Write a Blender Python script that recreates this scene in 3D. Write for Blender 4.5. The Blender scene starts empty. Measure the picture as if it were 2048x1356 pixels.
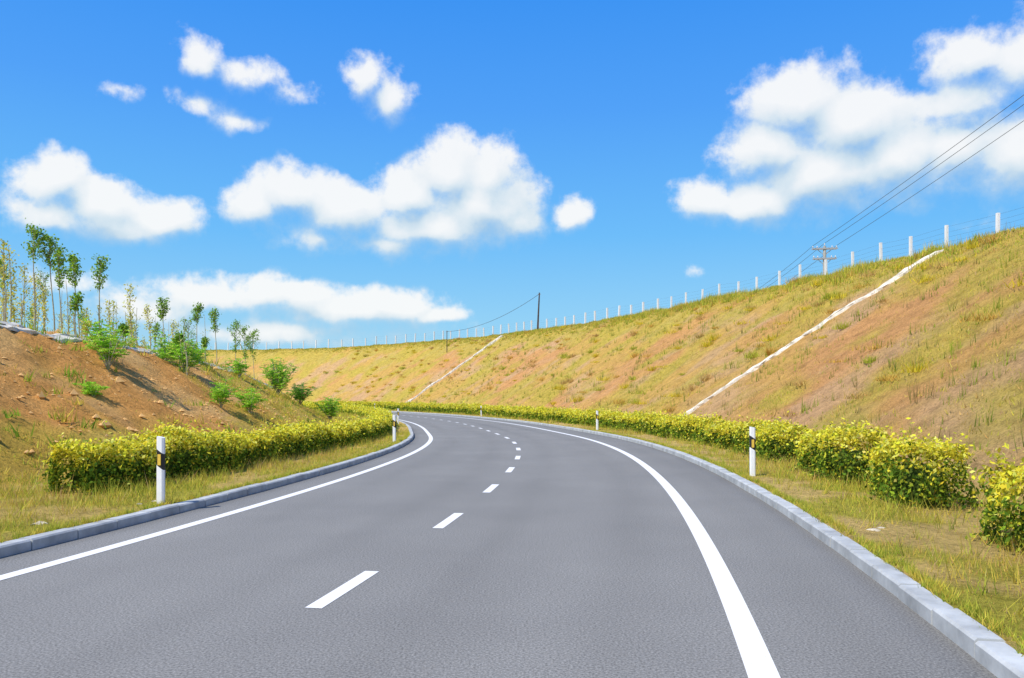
import bpy, math, random
import numpy as np
from mathutils import Vector
rng=np.random.default_rng(7); random.seed(7)
scene=bpy.context.scene
scene.view_settings.view_transform='Standard'
scene.view_settings.look='None'; scene.view_settings.exposure=0

# ---------------------------------------------------------------- helpers
def vnoise(x,y,seed=0):
    x=np.asarray(x,float);y=np.asarray(y,float)
    xi=np.floor(x).astype(np.int64);yi=np.floor(y).astype(np.int64)
    xf=x-xi;yf=y-yi
    def h(a,b):
        n=(a*374761393+b*668265263+seed*974634777)&0xffffffff
        n=((n^(n>>13))*1274126177)&0xffffffff
        return ((n^(n>>16))&0xffff)/65535.0
    u=xf*xf*(3-2*xf);v=yf*yf*(3-2*yf)
    return (h(xi,yi)*(1-u)+h(xi+1,yi)*u)*(1-v)+(h(xi,yi+1)*(1-u)+h(xi+1,yi+1)*u)*v
def fbm(x,y,seed=0,o=4):
    r=0;a=.5;t=0
    for k in range(o):
        r=r+a*vnoise(np.asarray(x)*2**k,np.asarray(y)*2**k,seed+k);t+=a;a*=.5
    return r/t
def sstep(a,b,x):
    t=np.clip((x-a)/(b-a),0,1);return t*t*(3-2*t)

def make_mesh(name,verts,faces_list,mats,cols=None,matidx=None,smooth=False):
    me=bpy.data.meshes.new(name)
    verts=np.asarray(verts,dtype=np.float32)
    me.vertices.add(len(verts)); me.vertices.foreach_set('co',verts.ravel())
    loops=np.concatenate([f.ravel() for f in faces_list]).astype(np.int32)
    tot=np.concatenate([np.full(len(f),f.shape[1]) for f in faces_list]).astype(np.int32)
    st=np.concatenate([[0],np.cumsum(tot)[:-1]]).astype(np.int32)
    me.loops.add(len(loops)); me.loops.foreach_set('vertex_index',loops)
    me.polygons.add(len(tot)); me.polygons.foreach_set('loop_start',st)
    try: me.polygons.foreach_set('loop_total',tot)
    except Exception: pass
    for m in mats: me.materials.append(m)
    if matidx is not None: me.polygons.foreach_set('material_index',np.asarray(matidx,dtype=np.int32))
    me.polygons.foreach_set('use_smooth',np.full(len(tot),smooth,dtype=bool))
    if cols is not None:
        a=me.color_attributes.new('Col','FLOAT_COLOR','POINT')
        c=np.ones((len(verts),4),dtype=np.float32); c[:,:3]=cols
        a.data.foreach_set('color',c.ravel())
    me.update(calc_edges=True); me.validate()
    ob=bpy.data.objects.new(name,me); scene.collection.objects.link(ob)
    return ob

class MB:
    def __init__(s): s.v=[];s.f=[];s.m=[]
    def add(s,vs,fs,m=0):
        o=len(s.v); s.v+= [tuple(v) for v in vs]
        for f in fs: s.f.append(tuple(i+o for i in f)); s.m.append(m)
    def tube(s,pts,rads,n=8,m=0):
        pts=[Vector(p) for p in pts]; vs=[]
        for i,p in enumerate(pts):
            t=(pts[min(i+1,len(pts)-1)]-pts[max(i-1,0)]).normalized()
            a=t.cross(Vector((0,0,1)))
            if a.length<.05: a=t.cross(Vector((0,1,0)))
            a.normalize(); b=t.cross(a)
            for k in range(n):
                q=2*math.pi*k/n; vs.append(p+a*math.cos(q)*rads[i]+b*math.sin(q)*rads[i])
        fs=[]
        for i in range(len(pts)-1):
            for k in range(n):
                fs.append((i*n+k,i*n+(k+1)%n,(i+1)*n+(k+1)%n,(i+1)*n+k))
        fs.append(tuple(range(n))[::-1]); fs.append(tuple((len(pts)-1)*n+k for k in range(n)))
        s.add(vs,fs,m)
    def box(s,c,ax,ay,az,m=0):
        c=Vector(c);ax=Vector(ax);ay=Vector(ay);az=Vector(az)
        vs=[c+ax*i+ay*j+az*k for k in(-1,1) for j in(-1,1) for i in(-1,1)]
        s.add(vs,[(0,2,3,1),(4,5,7,6),(0,1,5,4),(2,6,7,3),(0,4,6,2),(1,3,7,5)],m)
    def obj(s,name,mats,smooth=False):
        me=bpy.data.meshes.new(name); me.from_pydata(s.v,[],s.f)
        for m in mats: me.materials.append(m)
        for p,mi in zip(me.polygons,s.m): p.material_index=mi; p.use_smooth=smooth
        me.update(); ob=bpy.data.objects.new(name,me); scene.collection.objects.link(ob); return ob

# ---------------------------------------------------------------- materials
def newmat(name,rough=.9,spec=.2):
    m=bpy.data.materials.new(name); m.use_nodes=True
    nt=m.node_tree; b=nt.nodes['Principled BSDF']
    b.inputs['Roughness'].default_value=rough
    b.inputs['Specular IOR Level'].default_value=spec
    return m,nt,b
def N(nt,t,**kw):
    n=nt.nodes.new(t)
    for k,v in kw.items(): setattr(n,k,v)
    return n
def noise(nt,co,scale,detail=4,rough=.55):
    n=N(nt,'ShaderNodeTexNoise'); n.inputs['Scale'].default_value=scale
    n.inputs['Detail'].default_value=detail; n.inputs['Roughness'].default_value=rough
    nt.links.new(co,n.inputs['Vector']); return n.outputs['Fac']
def ramp(nt,fac,stops):
    r=N(nt,'ShaderNodeValToRGB'); cr=r.color_ramp
    while len(cr.elements)<len(stops): cr.elements.new(.5)
    for e,(p,c) in zip(cr.elements,stops):
        e.position=p; e.color=(c[0],c[1],c[2],1) if not isinstance(c,(int,float)) else (c,c,c,1)
    nt.links.new(fac,r.inputs['Fac']); return r.outputs['Color']
def mix(nt,fac,a,b,mode='MIX'):
    n=N(nt,'ShaderNodeMix',data_type='RGBA',blend_type=mode)
    for s,i in ((fac,0),(a,6),(b,7)):
        if isinstance(s,(int,float)): n.inputs[i].default_value=s
        elif isinstance(s,tuple): n.inputs[i].default_value=(*s,1)
        else: nt.links.new(s,n.inputs[i])
    return n.outputs[2]
def bump(nt,b,h,strength=.5,dist=.02):
    n=N(nt,'ShaderNodeBump'); n.inputs['Strength'].default_value=strength
    n.inputs['Distance'].default_value=dist
    nt.links.new(h,n.inputs['Height']); nt.links.new(n.outputs['Normal'],b.inputs['Normal'])
def obco(nt): return N(nt,'ShaderNodeTexCoord').outputs['Object']

def plain(name,col,var=.15,scale=6,rough=.8,spec=.2,bs=.2):
    m,nt,b=newmat(name,rough,spec); co=obco(nt)
    f=noise(nt,co,scale,6,.65)
    lo=tuple(c*(1-var) for c in col); hi=tuple(min(1,c*(1+var)) for c in col)
    nt.links.new(ramp(nt,f,[(.3,lo),(.7,hi)]),b.inputs['Base Color'])
    bump(nt,b,noise(nt,co,scale*8,3),bs,.005); return m

def leafmat(name,trans=.35):
    m=bpy.data.materials.new(name); m.use_nodes=True; nt=m.node_tree
    for n in list(nt.nodes): nt.nodes.remove(n)
    out=N(nt,'ShaderNodeOutputMaterial'); a=N(nt,'ShaderNodeAttribute',attribute_name='Col')
    d=N(nt,'ShaderNodeBsdfDiffuse')
    t=N(nt,'ShaderNodeBsdfTranslucent')
    nt.links.new(a.outputs['Color'],d.inputs['Color']); nt.links.new(a.outputs['Color'],t.inputs['Color'])
    mx=N(nt,'ShaderNodeMixShader'); mx.inputs[0].default_value=trans
    nt.links.new(d.outputs[0],mx.inputs[1]); nt.links.new(t.outputs[0],mx.inputs[2])
    nt.links.new(mx.outputs[0],out.inputs['Surface']); return m

# asphalt
asph,nt,b=newmat('asphalt',.85,.2); co=obco(nt)
base=ramp(nt,noise(nt,co,.35,5,.6),[(.3,(.218,.212,.197)),(.7,(.252,.245,.226))])
spk=ramp(nt,noise(nt,co,55,3,.7),[(.35,.55),(.5,1.0),(.68,1.55)])
c=mix(nt,1.0,base,spk,'MULTIPLY')
at=N(nt,'ShaderNodeAttribute',attribute_name='Col')
c=mix(nt,1.0,c,at.outputs['Color'],'MULTIPLY')
nt.links.new(c,b.inputs['Base Color']); bump(nt,b,noise(nt,co,90,3,.7),.5,.006)

paint,nt,b=newmat('road_paint',.6,.3); co=obco(nt)
c=ramp(nt,noise(nt,co,30,5,.75),[(.27,(.5,.5,.48)),(.42,(.84,.83,.8)),(.7,(.9,.89,.86))])
nt.links.new(c,b.inputs['Base Color']); bump(nt,b,noise(nt,co,90,2),.3,.003)
concrete=plain('kerb_stone',(.46,.475,.47),.3,2.5,.85,.2,.3)
drainmat=plain('drain_concrete',(.72,.66,.55),.35,2.5,.9,.1,.5)
white=plain('white_post_paint',(.82,.83,.84),.05,8,.45,.4,.05)
postconc=plain('post_concrete',(.8,.79,.77),.08,4,.85,.2,.2)
black=plain('black_band',(.02,.02,.022),.2,8,.5,.4,.05)
yell=plain('yellow_reflector',(.75,.5,.08),.1,40,.25,.6,.1)
wood=plain('pole_concrete',(.4,.39,.37),.15,3,.85,.1,.2)
darkwood=plain('weathered_wood',(.09,.07,.06),.3,3,.9,.1,.2)
steel=plain('galvanised_steel',(.35,.36,.38),.1,8,.5,.5,.05)
porc=plain('insulator_porcelain',(.6,.6,.62),.05,8,.3,.5,.05)
cable=plain('cable',(.08,.09,.11),.1,8,.6,.3,.02)
rock=plain('stone',(.55,.48,.36),.3,5,.9,.1,.8)
barkm=plain('pale_bark',(.40,.38,.26),.3,9,.9,.1,.4)
leaf=leafmat('leaves',.4); grassm=leafmat('grass_blades',.35)

def soilmat(name):
    m,nt,b=newmat(name,.95,.05); co=obco(nt)
    at=N(nt,'ShaderNodeAttribute',attribute_name='Col').outputs['Color']
    f=ramp(nt,noise(nt,co,1.6,8,.72),[(.28,.62),(.5,1.0),(.72,1.25)])
    c=mix(nt,1.0,at,f,'MULTIPLY')
    f2=ramp(nt,noise(nt,co,14,5,.75),[(.35,.66),(.5,1.0),(.65,1.2)])
    c=mix(nt,1.0,c,f2,'MULTIPLY')
    nt.links.new(c,b.inputs['Base Color'])
    bump(nt,b,noise(nt,co,5,8,.75),1.0,.14); return m
soil=soilmat('earth_and_dry_grass')

# ---------------------------------------------------------------- road centreline
cp=np.array([(-13.5,-34),(-9.9,-25),(-7.2,-16),(-5.0,-8),(-2.95,0),(-1.5,7.5),(-.86,11.8),(-.34,16.1),(0,20.2),(.22,24.2),(.27,28.4),
 (.15,32.4),(-.2,37.2),(-.85,41.6),(-2.35,52),(-4.9,64.8),(-9.0,80),(-14.3,96),(-22.8,117),(-33,139),(-47,160),(-66,178),(-92,190),(-125,195),(-170,190),(-210,178)],float)
def catmull(P,n=40):
    out=[]
    Q=np.vstack([2*P[0]-P[1],P,2*P[-1]-P[-2]])
    for i in range(1,len(Q)-2):
        p0,p1,p2,p3=Q[i-1],Q[i],Q[i+1],Q[i+2]
        t=np.linspace(0,1,n,endpoint=False)[:,None]
        out.append(.5*((2*p1)+(-p0+p2)*t+(2*p0-5*p1+4*p2-p3)*t**2+(-p0+3*p1-3*p2+p3)*t**3))
    out.append(P[-1:]); return np.vstack(out)
C=catmull(cp)
L=np.concatenate([[0],np.cumsum(np.hypot(*np.diff(C,axis=0).T))])
S=np.arange(0,L[-1],.25); CX=np.interp(S,L,C[:,0]);CY=np.interp(S,L,C[:,1])
k=np.exp(-.5*(np.arange(-32,33)*.25/3.0)**2);k/=k.sum()
def sm(a):
    p=np.concatenate([2*a[0]-a[32:0:-1],a,2*a[-1]-a[-2:-34:-1]]); return np.convolve(p,k,'valid')
CX=sm(CX);CY=sm(CY)
S=np.concatenate([[0],np.cumsum(np.hypot(np.diff(CX),np.diff(CY)))])
S-=np.interp(0,CY[:400],S[:400])
TX=np.gradient(CX,S);TY=np.gradient(CY,S);l=np.hypot(TX,TY);TX/=l;TY/=l
S0,S1=S[0]+1,S[-1]-1
def W(s,d):
    s=np.asarray(s,float);d=np.asarray(d,float)
    tx=np.interp(s,S,TX);ty=np.interp(s,S,TY)
    return np.interp(s,S,CX)+ty*d, np.interp(s,S,CY)-tx*d
def to_sd(x,y):
    i=np.argmin((CX-x)**2+(CY-y)**2)
    return S[i],(x-CX[i])*TY[i]-(y-CY[i])*TX[i]

RI=4.95; LI=-4.3; KW=.2; KH=.13
def HR(s): return np.interp(s,[-40,0,36,45,54,70,90,115,145,170,196,225,300],[9,9.2,9.5,10.0,10.5,11.2,11.8,12.6,13.7,14.6,14.9,15.5,16])
def HL(s,dp):
    h=np.interp(s,[-40,10,26,35,54,90],[4.5,4.3,4.15,4.0,3.8,3.6])
    st=53.5+.55*(np.maximum(dp,14)-15)
    return h*(1-sstep(st,st+12,s))
def height(s,d):
    s=np.asarray(s,float);d=np.asarray(d,float)
    x,y=W(s,d)
    H=HR(s); 
    t=(d-9.0)*.68
    zr=np.where(t<0,0,t); 
    zr=np.maximum(-np.logaddexp(-zr*3,-H*3)/3,0)
    zr=zr+np.maximum(d-9-H/.68,0)*.03
    bmp=(fbm(x*.5,y*.5,3)-.5)*.45*sstep(8.5,12,d)+(fbm(x*2.1,y*2.1,9)-.5)*.18*sstep(8.5,11,d)
    zr=zr+.12+(fbm(x*.9,y*.9,5)-.5)*.10*sstep(5.2,6.5,d)+bmp
    dp=-d
    Hl=HL(s,dp)
    t=(dp-9.3)*.6
    zl=np.where(t<0,0,t)
    zl=np.maximum(-np.logaddexp(-zl*4,-Hl*4)/4,0)
    zl=zl+.12+(fbm(x*.9,y*.9,5)-.5)*.10*sstep(4.6,6,dp)+((fbm(x*.6,y*.6,13)-.5)*.45+(fbm(x*2.6,y*2.6,19)-.5)*.3)*sstep(9,11,dp)
    return np.where(d>0,zr,zl)

def grid(ss,ds,zf,name,mat,colf=None,smooth=True):
    SS,DD=np.meshgrid(ss,ds,indexing='ij'); x,y=W(SS,DD); z=zf(SS,DD)
    v=np.stack([x,y,z],-1).reshape(-1,3); n,m=SS.shape
    i=(np.arange(n-1)[:,None]*m+np.arange(m-1)[None,:]).ravel()
    f=np.stack([i,i+1,i+m+1,i+m],-1)
    if ds[-1]>ds[0]: f=f[:,::-1]
    cols=colf(SS.ravel(),DD.ravel(),v) if colf else None
    return make_mesh(name,v,[f],[mat],cols,None,smooth)

# road
def roadcol(s,d,v):
    wear=1-.06*np.exp(-((np.abs(d-1.75)-.85)/.32)**2)-.06*np.exp(-((np.abs(d+1.75)-.85)/.32)**2)
    edge=1-.08*sstep(3.7,4.3,np.abs(d))-.18*sstep(4.55,4.95,d)*(.4+.8*fbm(s*1.2,d*2,33))-.18*sstep(-3.95,-4.3,d)*(.4+.8*fbm(s*1.2,d*2,33))
    n=.94+.12*fbm(s*.15,d*1.5,31)
    sk=0
    for o,a in ((1.1,70),(2.5,66)):
        sk=sk+.16*np.exp(-((d-o-.012*(s-52))/.09)**2)*sstep(40,48,s)*sstep(a,a-12,s)
    w=wear*edge*n*(1-sk); return np.stack([w,w,w*1.0],-1)
ds=np.linspace(LI-.05,RI+.05,110)
grid(np.arange(S0,S1,.6),ds,lambda s,d:np.zeros_like(s),'road',asph,roadcol)

def strip(sa,sb,dc,w,z=.004,step=.5):
    n=max(2,int((sb-sa)/step)+1); ss=np.linspace(sa,sb,n)
    x1,y1=W(ss,np.full(n,dc-w/2));x2,y2=W(ss,np.full(n,dc+w/2))
    v=np.concatenate([np.stack([x1,y1,np.full(n,z)],-1),np.stack([x2,y2,np.full(n,z)],-1)])
    i=np.arange(n-1); f=np.stack([i,i+n,i+n+1,i+1],-1)
    return v,f
def join_strips(lst,name,mat):
    vs=[];fs=[];o=0
    for v,f in lst: vs.append(v);fs.append(f+o);o+=len(v)
    return make_mesh(name,np.vstack(vs),[np.vstack(fs)],[mat])
join_strips([strip(S0,S1,3.5,.2)],'edge_line_marking',paint)
join_strips([strip(S0,S1,-3.5,.18)],'edge_line_marking',paint)
dashes=[];s=7.55-4.22*6
while s<S1-5:
    dashes.append(strip(s-.73,s+.73,0.0,.15)); s+=4.22
join_strips(dashes,'lane_dash_marking',paint)

# kerbs
def kerb(d0,sign,name):
    vs=[];fs=[];o=0;s=S0+.2
    prof=[(0,-.1),(0,KH-.02),(.02,KH),(KW-.02,KH),(KW,KH-.02),(KW,-.1)]
    while s<S1-1:
        bl=.8 if s<120 else 1.6
        g=.008 if s<60 else .003
        j=rng.normal(0,.005);jz=rng.normal(0,.004)
        for q in (s+g,s+bl-g):
            for (a,z) in prof:
                x,y=W(q,d0+sign*a+j); vs.append((x,y,z+jz))
        P=len(prof)
        for i in range(P-1): fs.append((o+i,o+i+1,o+P+i+1,o+P+i))
        fs.append((o+0,o+1,o+4,o+5)); fs.append((o+1,o+2,o+3,o+4))
        fs.append((o+P,o+P+1,o+P+4,o+P+5)); fs.append((o+P+1,o+P+2,o+P+3,o+P+4))
        o+=2*P; s+=bl
    make_mesh(name,vs,[np.array(fs)],[concrete],None,None,False)
kerb(RI,1,'kerb');kerb(LI,-1,'kerb')

# terrain colours (base albedo by place: earth / dry grass / green)
E1=np.array([.56,.29,.11]);E2=np.array([.54,.34,.18]);G1=np.array([.46,.37,.06]);G2=np.array([.38,.34,.05]);O1=np.array([.55,.34,.09])
def lerp(a,b,t): return a*(1-t[:,None])+b*t[:,None]
def rcol(s,d,v):
    x,y=v[:,0],v[:,1]
    a=sstep(.38,.62,fbm(x*.12,y*.12,41)); c=lerp(np.tile(E1,(len(s),1)),np.tile(O1,(len(s),1)),a)
    c=lerp(c,E2,sstep(.48,.66,fbm(x*.3,y*.3,47))*.7)
    rel=(d-9)/(HR(s)/.68)
    g=sstep(.44,.70,fbm(x*.26,y*.26,43,5)+.28*sstep(.6,1.0,rel)+.04*sstep(60,10,s))
    c=lerp(c,G1,g*.75)
    vg=sstep(9.6,8.4,d)
    c=lerp(c,np.where((fbm(x*.8,y*.8,53)>.53)[:,None],G2*1.1,np.array([.62,.44,.15])),vg*.9)
    return c
def lcol(s,d,v):
    x,y=v[:,0],v[:,1];dp=-d
    c=lerp(np.tile(np.array([.68,.33,.09]),(len(s),1)),np.array([.74,.44,.16]),sstep(.4,.7,fbm(x*.4,y*.4,61)))
    g=sstep(.48,.68,fbm(x*.3,y*.3,63)+.3*sstep(12,9.5,dp)+.16*sstep(30,50,s))
    c=lerp(c,np.array([.54,.42,.06]),g*.65)
    vg=sstep(9.6,8.4,dp)
    c=lerp(c,np.where((fbm(x*.8,y*.8,53)>.53)[:,None],G2*1.15,np.array([.60,.43,.13])),vg*.9)
    return c
dr=np.concatenate([np.arange(RI+KW-.02,9,.35),np.arange(9,36,.4),np.arange(36,60,2),[62,70,85,110]])
def zr(s,d):
    z=height(s,d); return np.where(d>100,-2,z)
grid(np.arange(S0,S1,.5),dr,zr,'hillside',soil,rcol)
dl=-np.concatenate([np.arange(-LI+KW-.02,9,.35),np.arange(9,20,.3),np.arange(20,40,1.5),[42,46,52]])
def zl(s,d):
    z=height(s,d); return np.where(d<-50,-2,z)
grid(np.arange(S0,S1,.5),dl,zl,'embankment',soil,lcol)
R=4000; gv=[(-R,-R,-.6),(R,-R,-.6),(R,R,-.6),(-R,R,-.6)]
make_mesh('ground',gv,[np.array([[0,1,2,3]])],[soil],np.tile([.38,.33,.08],(4,1)))

# ---------------------------------------------------------------- blades / leaves builders
def blades(P,h,w,lean,cols):
    n=len(P); a=rng.uniform(0,2*np.pi,n); r=np.stack([np.cos(a),np.sin(a),0*a],-1)
    b=rng.uniform(0,2*np.pi,n); ld=np.stack([np.cos(b),np.sin(b),0*b],-1)
    tip=P+ld*(lean*h)[:,None]; tip[:,2]+=h
    v=np.stack([P-r*w[:,None]/2,P+r*w[:,None]/2,tip],1).reshape(-1,3)
    f=np.arange(3*n).reshape(-1,3); c=np.repeat(cols,3,0)
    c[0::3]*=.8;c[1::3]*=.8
    return v,f,c
def leaves(P,Nrm,size,cols,spread=.8,asp=.6):
    n=len(P); q=Nrm+rng.normal(0,spread,(n,3)); q/=np.linalg.norm(q,axis=1)[:,None]
    t=np.cross(q,rng.normal(0,1,(n,3))); t/=np.linalg.norm(t,axis=1)[:,None]
    u=np.cross(q,t); s=size[:,None]
    v=np.stack([P-t*s*.5,P+u*s*.5*asp,P+t*s*.5,P-u*s*.5*asp],1).reshape(-1,3)
    return v,np.arange(4*n).reshape(-1,4),np.repeat(cols,4,0)
def jit(c,n,v=.12):
    c=np.asarray(c,float)
    if c.ndim==1: c=np.tile(c,(n,1))
    return np.clip(c*(1+rng.normal(0,v,(n,1)))*(1+rng.normal(0,v*.4,(n,3))),.005,.92)
def pick(n,cols,p):
    i=rng.choice(len(cols),n,p=np.array(p)/sum(p)); return np.array(cols)[i]

GY=(.74,.60,.10);GG=(.38,.45,.05);GO=(.72,.48,.14);GP=(.66,.46,.22);GL=(.58,.58,.08)
def verge(side,name):
    V=[];F=[];Cc=[];o=0
    for (sa,sb,dens,hm,wm) in ((1,12,800,.11,.009),(12,25,480,.12,.012),(25,50,190,.15,.022),(50,100,60,.18,.05),(100,190,20,.22,.1)):
        w0=(RI+KW) if side>0 else (-LI+KW); w1=9.4
        n=int((sb-sa)*(w1-w0)*dens); s=rng.uniform(sa,sb,n);d=w0+(w1-w0)*rng.uniform(0,1,n)
        x,y=W(s,side*d); m=fbm(x*.8,y*.8,53)
        keep=rng.uniform(0,1,n)<np.clip((m-.40)*3.4,.06,1)
        s=s[keep];d=d[keep];x=x[keep];y=y[keep];m=m[keep];n=len(s)
        P=np.stack([x,y,height(s,side*d)-.01],-1)
        grow=.4+.9*sstep(w0,w0+1.8,d)
        h=rng.gamma(4,.25,n)*hm*grow; w=np.full(n,wm)*rng.uniform(.7,1.3,n)
        big=fbm(x*.35,y*.35,71)
        c=np.where((big+rng.normal(0,.12,n)>.56)[:,None],pick(n,[GG,GL,GY],[3,5,4]),pick(n,[GY,GO,GL,GP],[5,4,2,2]))
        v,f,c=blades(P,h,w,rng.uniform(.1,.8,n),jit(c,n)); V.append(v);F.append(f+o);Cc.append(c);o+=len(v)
    for (sa,sb,n,a,b_,hm) in ((3,30,260,5.3,9.0,.3),(3,40,900,-LI+KW if side<0 else RI+KW,(-LI if side<0 else RI)+KW+.12,.10)):
        s=rng.uniform(sa,sb,n);d=rng.uniform(a,b_,n); x,y=W(s,side*d)
        P=np.repeat(np.stack([x,y,height(s,side*d)-.01],-1),14,0); P[:,:2]+=rng.normal(0,.06 if hm>.2 else .03,(len(P),2))
        m_=len(P); c=jit(np.repeat(pick(n,[GG,GL,GY],[3,4,4]),14,0),m_)
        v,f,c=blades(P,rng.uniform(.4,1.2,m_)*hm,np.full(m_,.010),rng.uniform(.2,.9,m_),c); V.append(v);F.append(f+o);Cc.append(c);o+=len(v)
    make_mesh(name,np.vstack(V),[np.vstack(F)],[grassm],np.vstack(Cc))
verge(1,'verge_grass');verge(-1,'verge_grass')

DR1=[(42.0,8.6),(40.6,16),(38.9,23.1)];DR2=[(131,8.6),(131,27.8)]
def nodrain(s,d):
    c1=np.interp(d,[8.6,16,23.1],[42,40.6,38.9])
    return (np.abs(s-c1)>.45)&(np.abs(s-131)>1.1)
def tufts(s,d,nb,hm,wm,rad,cols,lean=(.2,.8)):
    k_=nodrain(s,d)|(d<0); s=s[k_];d=d[k_];hm=hm[k_];wm=wm[k_];rad=rad[k_];cols=cols[k_]
    n=len(s); x,y=W(s,d); z=height(s,d)
    P=np.repeat(np.stack([x,y,z-.03],-1),nb,0); N_=n*nb
    hs=np.repeat(hm*rng.uniform(.6,1.4,n),nb)*rng.uniform(.5,1.1,N_)
    P[:,:2]+=rng.normal(0,1,(N_,2))*np.repeat(rad,nb)[:,None]
    c=jit(np.repeat(cols,nb,0),N_)
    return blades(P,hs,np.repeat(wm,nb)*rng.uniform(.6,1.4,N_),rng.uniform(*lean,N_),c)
def hill():
    V=[];F=[];Cc=[];o=0
    def put(r):
        nonlocal o
        v,f,c=r; V.append(v);F.append(f+o);Cc.append(c);o+=len(v)
    for (sa,sb,dens,sc) in ((16,45,15,.9),(45,80,9,1.1),(80,130,4,1.4),(130,215,1.8,1.9)):
        n=int((sb-sa)*19*dens); s=rng.uniform(sa,sb,n);rel=rng.uniform(-.02,1.02,n);d=9+rel*HR(s)/.68
        x,y=W(s,d); g=fbm(x*.26,y*.26,43,5)+.25*sstep(.6,1,rel)
        keep=rng.uniform(0,1,n)<np.clip((g-.34)*2.6,.12,1); s=s[keep];d=d[keep];g=g[keep];n=len(s)
        c=np.where((g+rng.normal(0,.1,n)>.60)[:,None],pick(n,[GY,GL,GG,GO],[5,3,2,2]),pick(n,[GO,GP,GY,GG],[5,4,4,1]))
        put(tufts(s,d,6,np.full(n,.15*sc**.5),np.full(n,.025*sc),np.full(n,.16*sc),c))
    n=13000; s=10+230*rng.uniform(0,1,n)**1.25; D=9+HR(s)/.68; d=D+rng.normal(-.2,1.0,n)
    cl=fbm(s*.6,s*0,77,5); hh=.16+1.1*np.clip(cl-.38,0,1)*np.interp(s,[60,130],[1,.45])
    c=pick(n,[GY,GL,GG,GO],[5,4,4,2])
    put(tufts(s,d,7,hh,np.full(n,.035)*(1+s/120),np.full(n,.15),c,lean=(.1,.5)))
    make_mesh('hillside_grass',np.vstack(V),[np.vstack(F)],[grassm],np.vstack(Cc))
    V.clear();F.clear();Cc.clear();o=0
    n=280; s=rng.uniform(18,190,n);d=9+rng.uniform(0,1,n)**.8*HR(s)/.68
    c=pick(n,[(.78,.62,.05),(.74,.47,.10),(.66,.44,.15),(.5,.52,.06)],[5,4,3,3])
    put(tufts(s,d,110,rng.uniform(.2,.55,n),np.full(n,.03)*(1+s/150),rng.uniform(.15,.45,n),c,lean=(.2,1.1)))
    n=2600; s=16+120*rng.uniform(0,1,n)**1.3;d=9+rng.uniform(0,1,n)*HR(s)/.68
    x,y=W(s,d); k_=fbm(x*.5,y*.5,91)>.46; s=s[k_];d=d[k_];n=len(s)
    put(tufts(s,d,7,rng.uniform(.22,.6,n),np.full(n,.02)*(1+s/90),np.full(n,.10),pick(n,[GG,(.24,.30,.04),(.36,.28,.10)],[3,3,1]),lean=(.03,.3)))
    make_mesh('hillside_weeds',np.vstack(V),[np.vstack(F)],[grassm],np.vstack(Cc))
    V.clear();F.clear();Cc.clear();o=0
    n=12000; s=rng.uniform(8,66,n);dp=rng.uniform(9,22,n); x,y=W(s,-dp)
    g=fbm(x*.3,y*.3,63)+.3*sstep(12,9.5,dp)+.16*sstep(30,50,s)+.1*sstep(15.5,17,dp)
    keep=rng.uniform(0,1,n)<np.clip((g-.48)*2.4,.04,1); s=s[keep];dp=dp[keep];n=len(s)
    put(tufts(s,-dp,7,np.full(n,.16),np.full(n,.025),np.full(n,.12),pick(n,[GG,GL,GY,GO],[2,3,5,3])))
    n=220; s=rng.uniform(10,62,n);dp=rng.uniform(9.5,17,n)
    put(tufts(s,-dp,16,rng.uniform(.2,.5,n),np.full(n,.04),np.full(n,.14),pick(n,[(.3,.5,.05),(.44,.54,.06),GY],[2,2,1]),lean=(.1,.8)))
    make_mesh('embankment_grass',np.vstack(V),[np.vstack(F)],[grassm],np.vstack(Cc))
hill()

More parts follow.
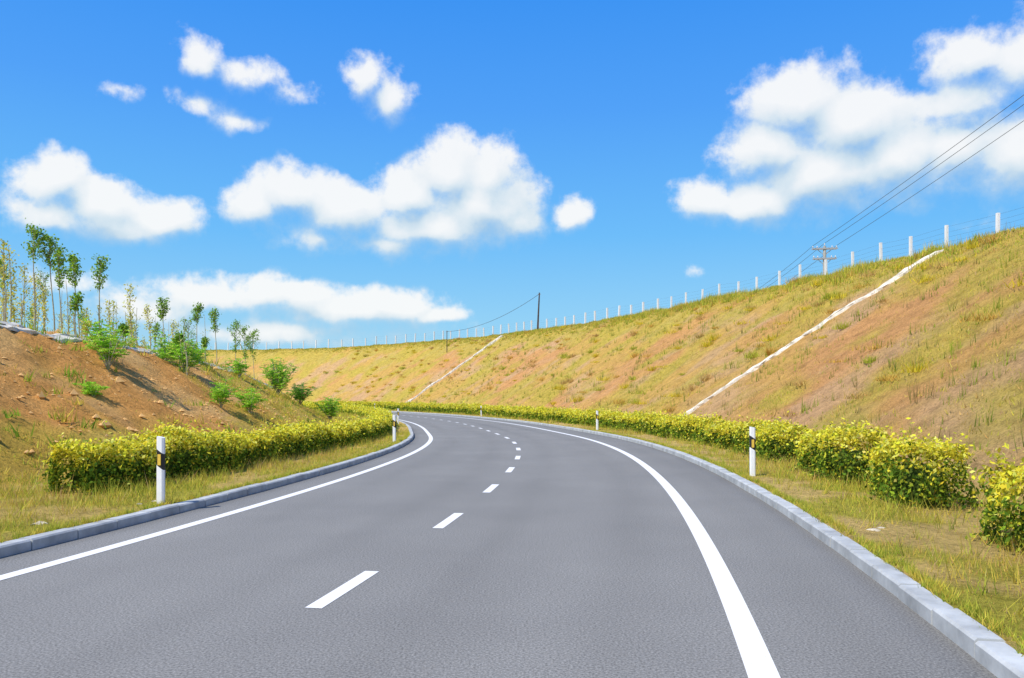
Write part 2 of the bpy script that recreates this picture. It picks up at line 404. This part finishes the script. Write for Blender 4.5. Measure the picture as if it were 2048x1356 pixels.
# ---------------------------------------------------------------- hedges
YL=[(.90,.76,.06),(.92,.86,.18),(.76,.72,.06)];DG=[(.10,.18,.022),(.16,.27,.03),(.36,.44,.04)]
corem=plain('hedge_core',(.06,.09,.018),.3,5,1,.0,.5)
def hedge(name,sa,sb,dfun,wfun,hfun):
    ln=sb-sa
    cs=np.linspace(sa,sb,400); size_at=lambda s:.060+.0011*np.maximum(s,0)
    dn=2.8*2.6/(size_at(cs)**2*.5)
    n=int(np.mean(dn)*ln); cdf=np.cumsum(dn);cdf/=cdf[-1]
    s=np.interp(rng.uniform(0,1,n),cdf,cs)
    w=wfun(s);h=hfun(s)
    w=w*(.80+.44*fbm(s*.9,s*0,81)); h=h*(.76+.48*fbm(s*1.1,s*0+3,83))
    R_=min(.8,ln*.32)
    e=np.minimum(np.clip((s-sa)/R_,0,1),np.clip((sb-s)/R_,0,1)); e=np.sqrt(1-(1-e)**2)*.5+.5
    w=w*e; h=h*(.62+.38*e)
    th=rng.uniform(0,1,n)*(2*h+w)
    left=th<h; top=(th>=h)&(th<h+w)
    ox=np.where(left,-w/2,np.where(top,th-h-w/2,w/2)); oz=np.where(left,th,np.where(top,h,th-h-w))
    k_=np.clip((oz/h-.7)/.3,0,1); ox=np.where(top,ox,ox*(1-.16*k_**2)); oz=np.where(top,oz-.14*h*(np.abs(ox)/(w/2))**4,oz)
    nd=np.where(left,-1,np.where(top,0,1.)); nz=np.where(top,1.,.35)
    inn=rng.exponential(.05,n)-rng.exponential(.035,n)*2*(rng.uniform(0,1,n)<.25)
    lump=(fbm(s*2.2,oz*2.2+ox*2,85)-.5)*.45
    ox=ox+nd*(lump-inn); oz=oz+np.where(top,lump-inn+rng.exponential(.02,n),0)
    spk=(rng.uniform(0,1,n)<.03)&top; oz=oz+np.where(spk,rng.uniform(0,.14,n),0)
    endcap=rng.uniform(0,1,n)<min(.18,.9/(2.8*ln))
    s=np.where(endcap,np.where(rng.uniform(0,1,n)<.5,sa+.05,sb-.05)+rng.normal(0,.07,n),s)
    ox=np.where(endcap,rng.uniform(-.35,.35,n)*w,ox); oz=np.where(endcap,rng.uniform(.1,.85,n)*h,oz)
    d=dfun(s)+ox; x,y=W(s,d); z=height(s,d)+np.maximum(oz,.06)
    tx=np.interp(s,S,TX);ty=np.interp(s,S,TY)
    Nr=np.stack([ty*nd,-tx*nd,nz],-1)
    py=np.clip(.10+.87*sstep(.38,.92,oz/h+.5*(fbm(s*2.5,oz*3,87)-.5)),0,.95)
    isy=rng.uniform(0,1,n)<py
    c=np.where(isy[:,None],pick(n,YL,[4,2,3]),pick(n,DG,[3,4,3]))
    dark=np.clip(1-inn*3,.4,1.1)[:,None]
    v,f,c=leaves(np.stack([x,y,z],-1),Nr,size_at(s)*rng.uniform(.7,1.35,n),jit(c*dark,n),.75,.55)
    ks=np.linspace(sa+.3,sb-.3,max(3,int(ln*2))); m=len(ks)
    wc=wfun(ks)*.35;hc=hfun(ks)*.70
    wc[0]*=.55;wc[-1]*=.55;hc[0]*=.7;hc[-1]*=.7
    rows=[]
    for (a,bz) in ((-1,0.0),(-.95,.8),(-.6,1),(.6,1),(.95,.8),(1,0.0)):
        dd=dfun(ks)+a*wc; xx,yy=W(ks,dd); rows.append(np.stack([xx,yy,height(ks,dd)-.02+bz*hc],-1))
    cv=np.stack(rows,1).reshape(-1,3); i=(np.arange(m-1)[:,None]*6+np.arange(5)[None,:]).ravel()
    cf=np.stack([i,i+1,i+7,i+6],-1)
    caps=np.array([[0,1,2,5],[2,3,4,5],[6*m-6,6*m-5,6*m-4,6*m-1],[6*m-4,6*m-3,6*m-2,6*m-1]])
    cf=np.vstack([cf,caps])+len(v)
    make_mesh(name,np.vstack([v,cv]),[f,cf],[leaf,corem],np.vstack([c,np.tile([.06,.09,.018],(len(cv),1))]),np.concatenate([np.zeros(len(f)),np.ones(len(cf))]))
c1=lambda v:(lambda s:np.full(np.shape(s),v,float))
hh=lambda s:np.interp(s,[5,12,20,35,60,190],[1.0,.93,.86,.76,.82,1.4])
for sa,sb in ((2.6,5.4),(6.6,10.6),(12.9,14.8),(16.1,19.2),(21.1,25.1),(26.5,30.4),(31.3,205)):
    hedge('hedge',sa,sb,c1(7.2),c1(1.1),hh)
ldf=lambda s:np.interp(s,[12.5,17,28,40,60],[-7.0,-6.85,-6.55,-5.95,-5.85])
hedge('hedge',13.1,175,ldf,c1(.95),lambda s:np.interp(s,[12,20,30,60,170],[.84,.74,.60,.72,1.2]))

# ---------------------------------------------------------------- drains
def drain(pts,w,name,hgt=.1):
    pts=np.array(pts,float); L_=np.concatenate([[0],np.cumsum(np.hypot(*np.diff(pts,axis=0).T))])
    t=np.arange(0,L_[-1],.25); s=np.interp(t,L_,pts[:,0]);d=np.interp(t,L_,pts[:,1]); n=len(t)
    gs=np.gradient(s);gd=np.gradient(d);l=np.hypot(gs,gd);gs/=l;gd/=l
    rows=[]
    for a,zz in ((-1,-.6),(-1,1),(-.55,1),(-.5,.35),(.5,.35),(.55,1),(1,1),(1,-.6)):
        o=a*w/2+rng.normal(0,.035,n); s2=s-gd*o; d2=d+gs*o
        x,y=W(s2,d2); z=height(s2,d2); z=np.convolve(np.pad(z,2,'edge'),np.ones(5)/5,'valid')
        rows.append(np.stack([x,y,z+hgt*zz+rng.normal(0,.02,n)],-1))
    v=np.stack(rows,1).reshape(-1,3); i=(np.arange(n-1)[:,None]*8+np.arange(7)[None,:]).ravel()
    f=np.stack([i,i+1,i+9,i+8],-1)
    make_mesh(name,v,[f],[drainmat])
drain(DR1,.38,'slope_drain',.12)
drain(DR2,.9,'slope_drain',.25)
drain([(5,-15.95),(20,-15.8),(53,-15.2),(57,-13.3),(63,-10.6)],.6,'crest_drain',.06)

# ---------------------------------------------------------------- delineator posts
def delineator(s,d):
    mb=MB(); hw=.06
    prof=[(-hw,-.03),(-hw*.6,-.05),(hw*.6,-.05),(hw,-.03),(hw,.01),(hw*.4,.05),(-hw*.4,.05),(-hw,.01)]
    def ring(z,sl=0,g=1.0): return [(x*g,y*g,z+sl*x) for x,y in prof]
    def seg(r0,r1,m,cap0=False,cap1=False):
        n=len(r0); fs=[(i,(i+1)%n,n+(i+1)%n,n+i) for i in range(n)]
        if cap1: fs.append(tuple(range(n,2*n)))
        if cap0: fs.append(tuple(range(n))[::-1])
        mb.add(r0+r1,fs,m)
    seg(ring(-.3),ring(.58,-.7),0)
    seg(ring(.58,-.7,1.01),ring(.83,-.7,1.01),1,True,True)
    seg(ring(.83,-.7),ring(1.05,-.2),0,False,True)
    mb.box((0,-.057,.70),(.026,0,0),(0,.006,0),(0,0,.085),2)
    ob=mb.obj('delineator_post',[white,black,yell]); x,y=W(s,d)
    ob.location=(x,y,float(height(s,d))); ob.rotation_euler=(rng.normal(0,.01),rng.normal(0,.012),math.atan2(-np.interp(s,S,TX),np.interp(s,S,TY)))
for s,d in ((17.8,5.42),(42.6,5.6),(80,5.8),(133,5.7),(12.05,-4.66),(31.5,-4.75),(56,-4.9),(170,5.8)): delineator(s,d)

# ---------------------------------------------------------------- fence on the crest
mb=MB(); fp=[]
s=14.0
while s<262:
    D=9+HR(s)/.68+1.2; s_=s+rng.normal(0,.12); x,y=W(s_,D); z=float(height(s_,D)); tilt=rng.normal(0,.02)
    top=np.interp(s,[30,60,120,180],[1.2,1.35,1.65,2.1])+rng.normal(0,.05)
    fp.append((x,y,z,top)); tx=float(np.interp(s_,S,TX));ty=float(np.interp(s_,S,TY))
    a=.07 if s<80 else .095; hz=(top+.4)/2; c=Vector((x,y,z+top-hz))
    mb.box(c,(ty*a,-tx*a,0),(tx*a,ty*a,0),(tilt,tilt,hz),0); s+=3.3
for i in range(len(fp)-1):
    p,q=Vector(fp[i][:3]),Vector(fp[i+1][:3])
    for fr in (.3,.5,.7,.93): mb.tube([p+Vector((0,0,fr*fp[i][3])),q+Vector((0,0,fr*fp[i+1][3]))],[.004,.004],3,1)
mb.obj('fence',[postconc,cable])

# ---------------------------------------------------------------- utility poles and lines
def zg(x,y):
    s,d=to_sd(x,y); return float(height(s,d))
def util_pole(x,y,ztop):
    z0=zg(x,y)-.3; mb=MB(); h=ztop-z0
    mb.tube([(0,0,0),(0,0,h)],[.21,.14],12,0)
    ax=Vector((1,-.12,0)).normalized()
    for zz,hw in ((h-.25,1.2),(h-1.25,1.1)):
        for sy in (-.16,.16): mb.box((0,sy,zz),ax*hw,(0,.04,0),(0,0,.07),1)
        for q in (-1,1):
            for k_ in (.95,.6):
                e=ax*hw*q*k_; mb.tube([e+Vector((0,0,zz)),e+Vector((0,0,zz+.12)),e+Vector((0,0,zz+.16)),e+Vector((0,0,zz+.3))],[.02,.02,.07,.04],8,2)
        for q in (-1,1): mb.tube([ax*q*hw*.6+Vector((0,0,zz-.05)),Vector((0,0,zz-.7))],[.03,.03],6,1)
    mb.tube([(0,0,h-.02),(0,0,h+.1),(0,0,h+.14),(0,0,h+.32)],[.02,.02,.07,.04],8,2)
    ob=mb.obj('utility_pole',[wood,steel,porc]); ob.location=(x,y,z0)
    return [Vector((x,y,ztop-.25))+ax*1.15*-1+Vector((0,0,.3)),Vector((x,y,ztop+.3)),Vector((x,y,ztop-.25))+ax*1.15+Vector((0,0,.3))]
def wire(a,b_,sag,r=.02,name='power_line'):
    mb=MB(); pts=[a.lerp(b_,t/24)-Vector((0,0,sag*4*(t/24)*(1-t/24))) for t in range(25)]
    mb.tube(pts,[r]*25,6,0); mb.obj(name,[cable],True)
A=util_pole(31.4,80,17.2); B=util_pole(34.5,20,25.0)
Cc_=util_pole(37,150,17.5)
for p,q,sg in zip(A,B,(.5,.5,.5)): wire(p,q,sg,.018)
for p,q in zip(A,Cc_): wire(p,q,1.2,.018)
def simple_pole(x,y,ztop,lean=0,r=.15):
    z0=zg(x,y)-.3; mb=MB(); mb.tube([(0,0,0),(lean,0,ztop-z0)],[r,r*.66],10,0)
    mb.box((lean,0,ztop-z0-.25),(.25,0,0),(0,.03,0),(0,0,.03),1)
    ob=mb.obj('telephone_pole',[darkwood,steel]); ob.location=(x,y,z0); return Vector((x+lean,y,ztop-.2))
p=simple_pole(4.0,125,18.6,.3);q=simple_pole(-12.5,153,15.1,0,.09)
wire(p,q,1.3,.03)

# ---------------------------------------------------------------- rubble
def stone(x,y,r,mat=rock,flat=.45):
    me=bpy.data.meshes.new('stone'); import bmesh
    bm=bmesh.new(); bmesh.ops.create_icosphere(bm,subdivisions=2,radius=1)
    for v in bm.verts:
        q=1+.35*(random.random()-.5)+.3*math.sin(v.co.x*3+r*9)*math.cos(v.co.y*4); v.co=v.co*q; v.co.z=max(v.co.z,-.5)*flat; v.co*=r
    bm.to_mesh(me);bm.free(); me.materials.append(mat); ob=bpy.data.objects.new('stone',me); scene.collection.objects.link(ob)
    s_,d_=to_sd(x,y); ob.location=(x,y,float(height(s_,d_))); ob.rotation_euler=(0,0,random.random()*6)
for s,d,r in ((10.9,5.62,.08),(11.1,5.75,.05),(9.9,-5.1,.1),(12.4,-4.95,.06),(12.0,-5.0,.05)):
    x,y=W(s,d); stone(float(x),float(y),r,rock,.3)
mbv=[];mbf=[];o=0
for i in range(3000):
    s=rng.uniform(10,60);dp=rng.uniform(10,17) ; x,y=W(s,-dp); z=height(s,-dp); r=rng.gamma(1.5,.022)
    v=np.array([(1,0,0),(-1,0,0),(0,1,0),(0,-1,0),(0,0,.8),(0,0,-.8)])*(1+rng.normal(0,.25,(6,3)))*r
    mbv.append(v+[x,y,z]); mbf.append(np.array([(0,2,4),(2,1,4),(1,3,4),(3,0,4),(2,0,5),(1,2,5),(3,1,5),(0,3,5)])+o);o+=6
clod=plain('earth_clod',(.66,.40,.16),.3,4,.95,.05,.4)
make_mesh('embankment_rubble',np.vstack(mbv),[np.vstack(mbf)],[clod])

# ---------------------------------------------------------------- trees & shrubs
def leafy(name,x,y,stems,leafP,leafN,lsize,lcols,z0):
    mb=MB()
    for pts,rd in stems: mb.tube(pts,rd,5,0)
    tv=np.array(mb.v,float)
    quads=np.array([f for f in mb.f if len(f)==4]); caps=np.array([f for f in mb.f if len(f)==5])
    v,f,c=leaves(np.array(leafP),np.array(leafN),np.array(lsize),np.array(lcols),.9,.6)
    ob=make_mesh(name,np.vstack([tv,v]),[quads,caps,f+len(tv)],[barkm,leaf],np.vstack([np.tile([.3,.28,.18],(len(tv),1)),c]),
        np.concatenate([np.zeros(len(quads)+len(caps)),np.ones(len(f))]))
    ob.location=(x,y,z0)
def poplar(x,y,ztop,kind='green',dens=1.0):
    z0=zg(x,y)-.05; h=ztop-z0
    lx,ly=rng.normal(0,.04,2)
    tr=lambda t:Vector((lx*h*t+.03*math.sin(t*7+x),ly*h*t,h*t))
    stems=[([tr(t/8) for t in range(9)],[.03*(1-.8*t/8)+.006 for t in range(9)])]
    LP=[];LN=[];LS=[];LC=[]
    if kind=='green': t0,t1=rng.uniform(.6,.72),.97; cols=[(.24,.44,.04),(.36,.54,.06),(.15,.29,.03)]; n=22; lf=28
    elif kind=='yellow': t0,t1=.35,.97; cols=[(.66,.64,.09),(.5,.56,.08),(.75,.7,.2)]; n=22; lf=12
    else: t0,t1=.15,.8; cols=[(.54,.56,.14),(.42,.52,.1),(.66,.66,.25)]; n=13; lf=6
    for i in range(n):
        t=t0+(t1-t0)*(i+rng.uniform(0,1))/n; b0=tr(t); az=rng.uniform(0,6.28)
        prof=math.sin(math.pi*min(1,max(0,(t-t0)/(1.02-t0)))**.75)
        ln=h*.03+h*(.10 if kind=='green' else .07)*prof*rng.uniform(.6,1.3)
        dirv=Vector((math.cos(az)*.6,math.sin(az)*.6,.8)).normalized()
        e=b0+dirv*ln; stems.append(([b0,(b0+e)/2,e],[.012,.009,.004]))
        for j in range(int(lf*dens*rng.uniform(.5,1.4))):
            q=b0.lerp(e,rng.uniform(.25,1.1)); rr=.08 if kind=='green' else .1
            LP.append(tuple(np.array(q)+rng.normal(0,rr,3))); LN.append((dirv.x,dirv.y,.6))
            LS.append(rng.uniform(.07,.15)); LC.append(np.array(cols[rng.integers(3)])*rng.uniform(.75,1.25))
    leafy('young_poplar_tree',x,y,stems,LP,LN,LS,LC,z0)
for (u,v_,Y,k_) in ((-.60,.2166,32,'green'),(-.574,.201,33,'green'),(-.566,.19,33.5,'green'),(-.542,.1789,36,'green'),(-.520,.1789,37,'green'),
   (-.637,.200,31,'yellow'),(-.628,.19,34,'yellow'),(-.617,.17,36,'yellow'),(-.588,.15,40,'sparse'),(-.553,.15,42,'sparse'),
   (-.478,.1444,40,'yellow'),(-.452,.12,46,'yellow'),(-.436,.127,44,'green'),(-.398,.119,49,'green'),(-.370,.111,54,'green'),(-.350,.099,58,'green'),
   (-.333,.091,60,'green'),(-.322,.085,62,'green'),(-.415,.105,55,'sparse'),(-.385,.105,56,'sparse'),(-.404,.1,60,'green'),(-.425,.10,60,'yellow')):
    poplar(u*Y,Y,1.75+v_*Y,k_)
for i in range(50):
    Y=rng.uniform(32,58); u=-.645+.26*(i/50)+rng.normal(0,.008)
    poplar(u*Y,Y,1.75+Y*max(.07,(.20-.42*(u+.645)))*rng.uniform(.62,.92),['sparse','yellow','yellow','sparse','green'][i%5],.7)

def locust(x,y,h,spread,nst,cols,name='locust_shrub'):
    z0=zg(x,y)-.05; stems=[];LP=[];LN=[];LS=[];LC=[]
    for i in range(nst):
        az=rng.uniform(0,6.28); sp=spread*rng.uniform(.15,1); hh_=h*rng.uniform(.55,1.0)*(1-.35*(sp/spread))
        pts=[]
        for t in range(7):
            t/=6; pts.append(Vector((math.cos(az)*sp*t**1.2,math.sin(az)*sp*t**1.2,hh_*(t-.12*t*t)*1.13)))
        stems.append((pts,[.018*(1-.75*t/6)+.003 for t in range(7)]))
        for j in range(14):
            t=rng.uniform(.3,1.0)*6; i0=min(5,int(t)); b0=pts[i0].lerp(pts[i0+1],t-i0)
            a2=rng.uniform(0,6.28); fl=rng.uniform(.2,.42)
            dv=Vector((math.cos(a2),math.sin(a2),rng.uniform(-.1,.6))).normalized()
            cc=np.array(cols[rng.integers(len(cols))])
            sd=dv.cross(Vector((0,0,1))).normalized()
            for q in range(9):
                tq=(q+1)/9
                pc=b0+dv*fl*tq-Vector((0,0,.12*fl*tq*tq))
                for sg in (-1,1):
                    LP.append(tuple(pc+sd*sg*.035)); LN.append((rng.normal(0,.3),rng.normal(0,.3),1.2)); LS.append(rng.uniform(.05,.09)); LC.append(cc*rng.uniform(.8,1.25))
    leafy(name,x,y,stems,LP,LN,LS,LC,z0)
LG=[(.32,.62,.05),(.42,.72,.07),(.24,.5,.04),(.54,.72,.10)]
DGc=[(.14,.36,.04),(.2,.45,.05),(.1,.25,.03)]
for x,y,h,sp,ns,cc in ((-13.4,26.4,1.9,.95,13,LG),(-14.3,27.6,1.7,.9,9,LG),(-14.0,34,1.9,1.1,18,LG),(-15.0,34.6,1.6,1.0,11,LG),(-15.6,36.5,1.3,.8,7,LG),(-11.4,31.2,1.4,.9,11,LG),(-11.0,33.5,1.4,.8,10,LG),
      (-14.6,49.6,3.0,1.2,46,LG),(-14.6,55,1.9,1.2,28,DGc),(-12.9,56.5,2.2,1.1,32,LG),(-12.2,23.2,.6,.4,4,LG),(-15.4,45,1.4,.8,12,LG),(-16.2,41,1.2,.7,8,LG)):
    locust(x,y,h,sp,ns,cc)

# ---------------------------------------------------------------- sun + sky
az=math.radians(-135); el=math.radians(52)
tosun=Vector((math.sin(az)*math.cos(el),math.cos(az)*math.cos(el),math.sin(el)))
ld=bpy.data.lights.new('sun','SUN'); ld.energy=5.0; ld.angle=math.radians(.53); ld.color=(1,.945,.85)
lo=bpy.data.objects.new('sun',ld); scene.collection.objects.link(lo); lo.rotation_euler=tosun.to_track_quat('Z','Y').to_euler(); lo.location=(0,0,60)

world=bpy.data.worlds.new('World'); scene.world=world; world.use_nodes=True
try: world.cycles.sampling_method='MANUAL'; world.cycles.sample_map_resolution=256
except Exception as e: print(e)
nt=world.node_tree
for n in list(nt.nodes): nt.nodes.remove(n)
out=N(nt,'ShaderNodeOutputWorld'); bg=N(nt,'ShaderNodeBackground'); bg.inputs['Strength'].default_value=.1
nt.links.new(bg.outputs[0],out.inputs['Surface'])
sky=N(nt,'ShaderNodeTexSky',sky_type='NISHITA'); sky.sun_disc=False; sky.sun_elevation=el; sky.sun_rotation=az
sky.air_density=1.0; sky.dust_density=.3; sky.ozone_density=2.0

# cumulus fields : (azimuth, elevation, half-width, half-height in degrees, weight)
clouds=[(-29.8,13.4,2.4,1.8,1),(-27.3,12.2,3.1,1.7,1),(-23.8,11.8,2.9,1.3,.95),(-30.1,11.5,2.5,1.5,1),(-26.4,11.0,3.6,1.2,.92),
(-4.25,16.0,3.4,2.4,1.05),(-1.8,15.6,2.8,2.3,1.05),(-2.2,13.6,4.6,2.6,1.2),(-7.3,14.3,3.0,2.0,1.1),(-15.4,14.2,3.2,1.8,1.0),(-12.0,13.2,4.2,2.0,1.05),(-18.0,13.2,1.9,1.6,.95),(-5.2,12.2,6.2,1.7,1.1),(.5,12.8,2.1,1.6,.95),(4.4,13.1,1.5,1.35,.9),(-8.7,10.9,3.8,1.2,.75),(-13.6,11.4,3.6,1.4,.72),
(-10.3,21.8,1.6,1.5,.78),(-8.5,20.5,2.1,1.8,.82),
(-21.3,21.8,1.6,1.5,.74),(-18.5,21.2,2.8,1.2,.68),(-15.4,20.3,2.6,.7,.54),(-21.4,19.2,2.0,1.0,.62),(-19.2,18.4,2.2,.9,.56),(-25.9,19.2,2,.7,.44),
(19.9,19.5,4.0,2.2,1.05),(23,17.7,4.2,2.5,1.15),(18.3,16.6,3.5,2.0,1.05),(14,13.6,2.8,1.5,1),(17.3,13.3,4.4,1.7,1.05),(21.5,14.7,4.8,2.6,1.2),(25.7,15.4,3.8,2.8,1.15),(29.2,15.4,4.2,2.7,1.0),(32.5,14.6,3.4,2.7,1.0),
(29.9,20.4,3.2,1.9,.82),(32.8,19.8,3,2.4,.82),(29.5,18.2,3.8,1.4,.8),
(-14.9,7.4,2.9,1.4,.95),(-17,7.2,2.3,1.2,.85),(-8.7,6.7,3.8,1.2,.95),(-11.8,6.3,6.8,1.4,.95),(-5.5,6.1,2.4,.65,.85),(-20.7,6.9,4.7,1.5,.8),(-24.4,5.9,5.5,1.5,.72),(-16,4.7,12,1.2,.75),(-29,7.2,2.6,1.1,.62),
(12.8,8.7,1.3,.6,.38),(31.0,11.3,2.2,1.2,.46),
(50,16,8,3,1),(-50,14,9,3.5,1),(100,15,12,4,1),(-110,17,12,4,1)]
g=bpy.data.node_groups.new('cloud_density','ShaderNodeTree')
g.interface.new_socket('Dir',in_out='INPUT',socket_type='NodeSocketVector')
g.interface.new_socket('Density',in_out='OUTPUT',socket_type='NodeSocketFloat')
g.interface.new_socket('Body',in_out='OUTPUT',socket_type='NodeSocketFloat')
gi=N(g,'NodeGroupInput');go=N(g,'NodeGroupOutput')
def M(tr,op,a,b_=None,c_=None,clamp=False):
    n=N(tr,'ShaderNodeMath',operation=op); n.use_clamp=clamp
    for i,s_ in enumerate((a,b_,c_)):
        if s_ is None: continue
        if isinstance(s_,(int,float)): n.inputs[i].default_value=s_
        else: tr.links.new(s_,n.inputs[i])
    return n.outputs[0]
wn=N(g,'ShaderNodeTexNoise'); wn.inputs['Scale'].default_value=18; wn.inputs['Detail'].default_value=3
g.links.new(gi.outputs[0],wn.inputs['Vector'])
vs=N(g,'ShaderNodeVectorMath',operation='MULTIPLY_ADD'); g.links.new(wn.outputs['Color'],vs.inputs[0]); vs.inputs[1].default_value=(.03,.03,.03)
off=N(g,'ShaderNodeVectorMath',operation='SUBTRACT'); g.links.new(gi.outputs[0],off.inputs[0]); off.inputs[1].default_value=(.015,.015,.015)
g.links.new(off.outputs[0],vs.inputs[2])
sp=N(g,'ShaderNodeSeparateXYZ'); g.links.new(vs.outputs[0],sp.inputs[0])
azn=M(g,'MULTIPLY',M(g,'ARCTAN2',sp.outputs[0],sp.outputs[1]),57.29578)
eln=M(g,'MULTIPLY',M(g,'ARCSINE',sp.outputs[2]),57.29578)
cb=N(g,'ShaderNodeCombineXYZ'); g.links.new(azn,cb.inputs[0]); g.links.new(eln,cb.inputs[1])
acc=None
for (a,e,ra,re,w) in clouds:
    ra*=1.12;re*=1.15
    ma=N(g,'ShaderNodeVectorMath',operation='MULTIPLY_ADD'); g.links.new(cb.outputs[0],ma.inputs[0])
    ma.inputs[1].default_value=(1/ra,1/re,0); ma.inputs[2].default_value=(-a/ra,-e/re,0)
    ln=N(g,'ShaderNodeVectorMath',operation='LENGTH'); g.links.new(ma.outputs[0],ln.inputs[0])
    dd=M(g,'MULTIPLY_ADD',ln.outputs['Value'],-w*.75,w*.75+ (w-1)*.25)
    acc=dd if acc is None else M(g,'SMOOTH_MAX',acc,dd,.2)
nz=N(g,'ShaderNodeTexNoise'); nz.inputs['Scale'].default_value=30; nz.inputs['Detail'].default_value=7; nz.inputs['Roughness'].default_value=.62
g.links.new(gi.outputs[0],nz.inputs['Vector'])
g.links.new(M(g,'ADD',acc,M(g,'MULTIPLY_ADD',nz.outputs['Fac'],1.0,-.46)),go.inputs[0])
g.links.new(acc,go.inputs[1])

tc=N(nt,'ShaderNodeTexCoord')
def dg(vec):
    n=N(nt,'ShaderNodeGroup'); n.node_tree=g; nt.links.new(vec,n.inputs[0]); return n.outputs
def addv(v3):
    n=N(nt,'ShaderNodeVectorMath',operation='ADD'); nt.links.new(tc.outputs['Generated'],n.inputs[0]); n.inputs[1].default_value=v3; return n.outputs[0]
D0=dg(tc.outputs['Generated']); D1=dg(addv((-.008,0,.026)))
d0=D0[0];d1=D1[0]
def mr(v,a,b_,c_=0,d_=1,smooth=True):
    n=N(nt,'ShaderNodeMapRange'); n.interpolation_type='SMOOTHSTEP' if smooth else 'LINEAR'
    nt.links.new(v,n.inputs[0])
    for i,q in enumerate((a,b_,c_,d_)): n.inputs[i+1].default_value=q
    return n.outputs[0]
dif=M(nt,'SUBTRACT',d0,d1)
bdif=M(nt,'SUBTRACT',D0[1],D1[1])
soft=mr(bdif,-.35,.25,.85,.36)
n_=N(nt,'ShaderNodeMapRange'); n_.interpolation_type='SMOOTHSTEP'
nt.links.new(d0,n_.inputs[0]); n_.inputs[1].default_value=-.04; nt.links.new(soft,n_.inputs[2])
mask=n_.outputs[0]
lit=mr(M(nt,'ADD',M(nt,'MULTIPLY',dif,.45),M(nt,'MULTIPLY',bdif,.9)),-.55,.50,0,1,False)
ccol=ramp(nt,lit,[(0,(.46,.63,.78)),(.3,(.57,.71,.82)),(.52,(.72,.82,.88)),(.76,(.89,.92,.93)),(.97,(.98,.98,.965))])
sc_=N(nt,'ShaderNodeVectorMath',operation='SCALE'); nt.links.new(ccol,sc_.inputs[0]); sc_.inputs['Scale'].default_value=10
haze=N(nt,'ShaderNodeSeparateXYZ'); nt.links.new(tc.outputs['Generated'],haze.inputs[0])
clear=ramp(nt,haze.outputs[2],[(0.0,(.46,.74,.90)),(.08,(.31,.67,.94)),(.20,(.15,.52,.99)),(.34,(.08,.37,.98)),(.46,(.04,.30,.94)),(1,(.02,.13,.5))])
sc2=N(nt,'ShaderNodeVectorMath',operation='SCALE'); nt.links.new(clear,sc2.inputs[0]); sc2.inputs['Scale'].default_value=10
skyc=mix(nt,.92,sky.outputs[0],sc2.outputs[0])
mk=M(nt,'MULTIPLY',mask,.92)
nt.links.new(mix(nt,mk,skyc,sc_.outputs[0]),bg.inputs['Color'])

# ---------------------------------------------------------------- camera
cd=bpy.data.cameras.new('camera'); cam=bpy.data.objects.new('camera',cd); scene.collection.objects.link(cam)
cam.location=(0,0,1.75); cam.rotation_euler=(math.radians(90),0,0)
cd.sensor_width=36; cd.lens=28.0; cd.shift_y=.0596; cd.clip_start=.1; cd.clip_end=12000
scene.camera=cam
print('objects',len(scene.objects))
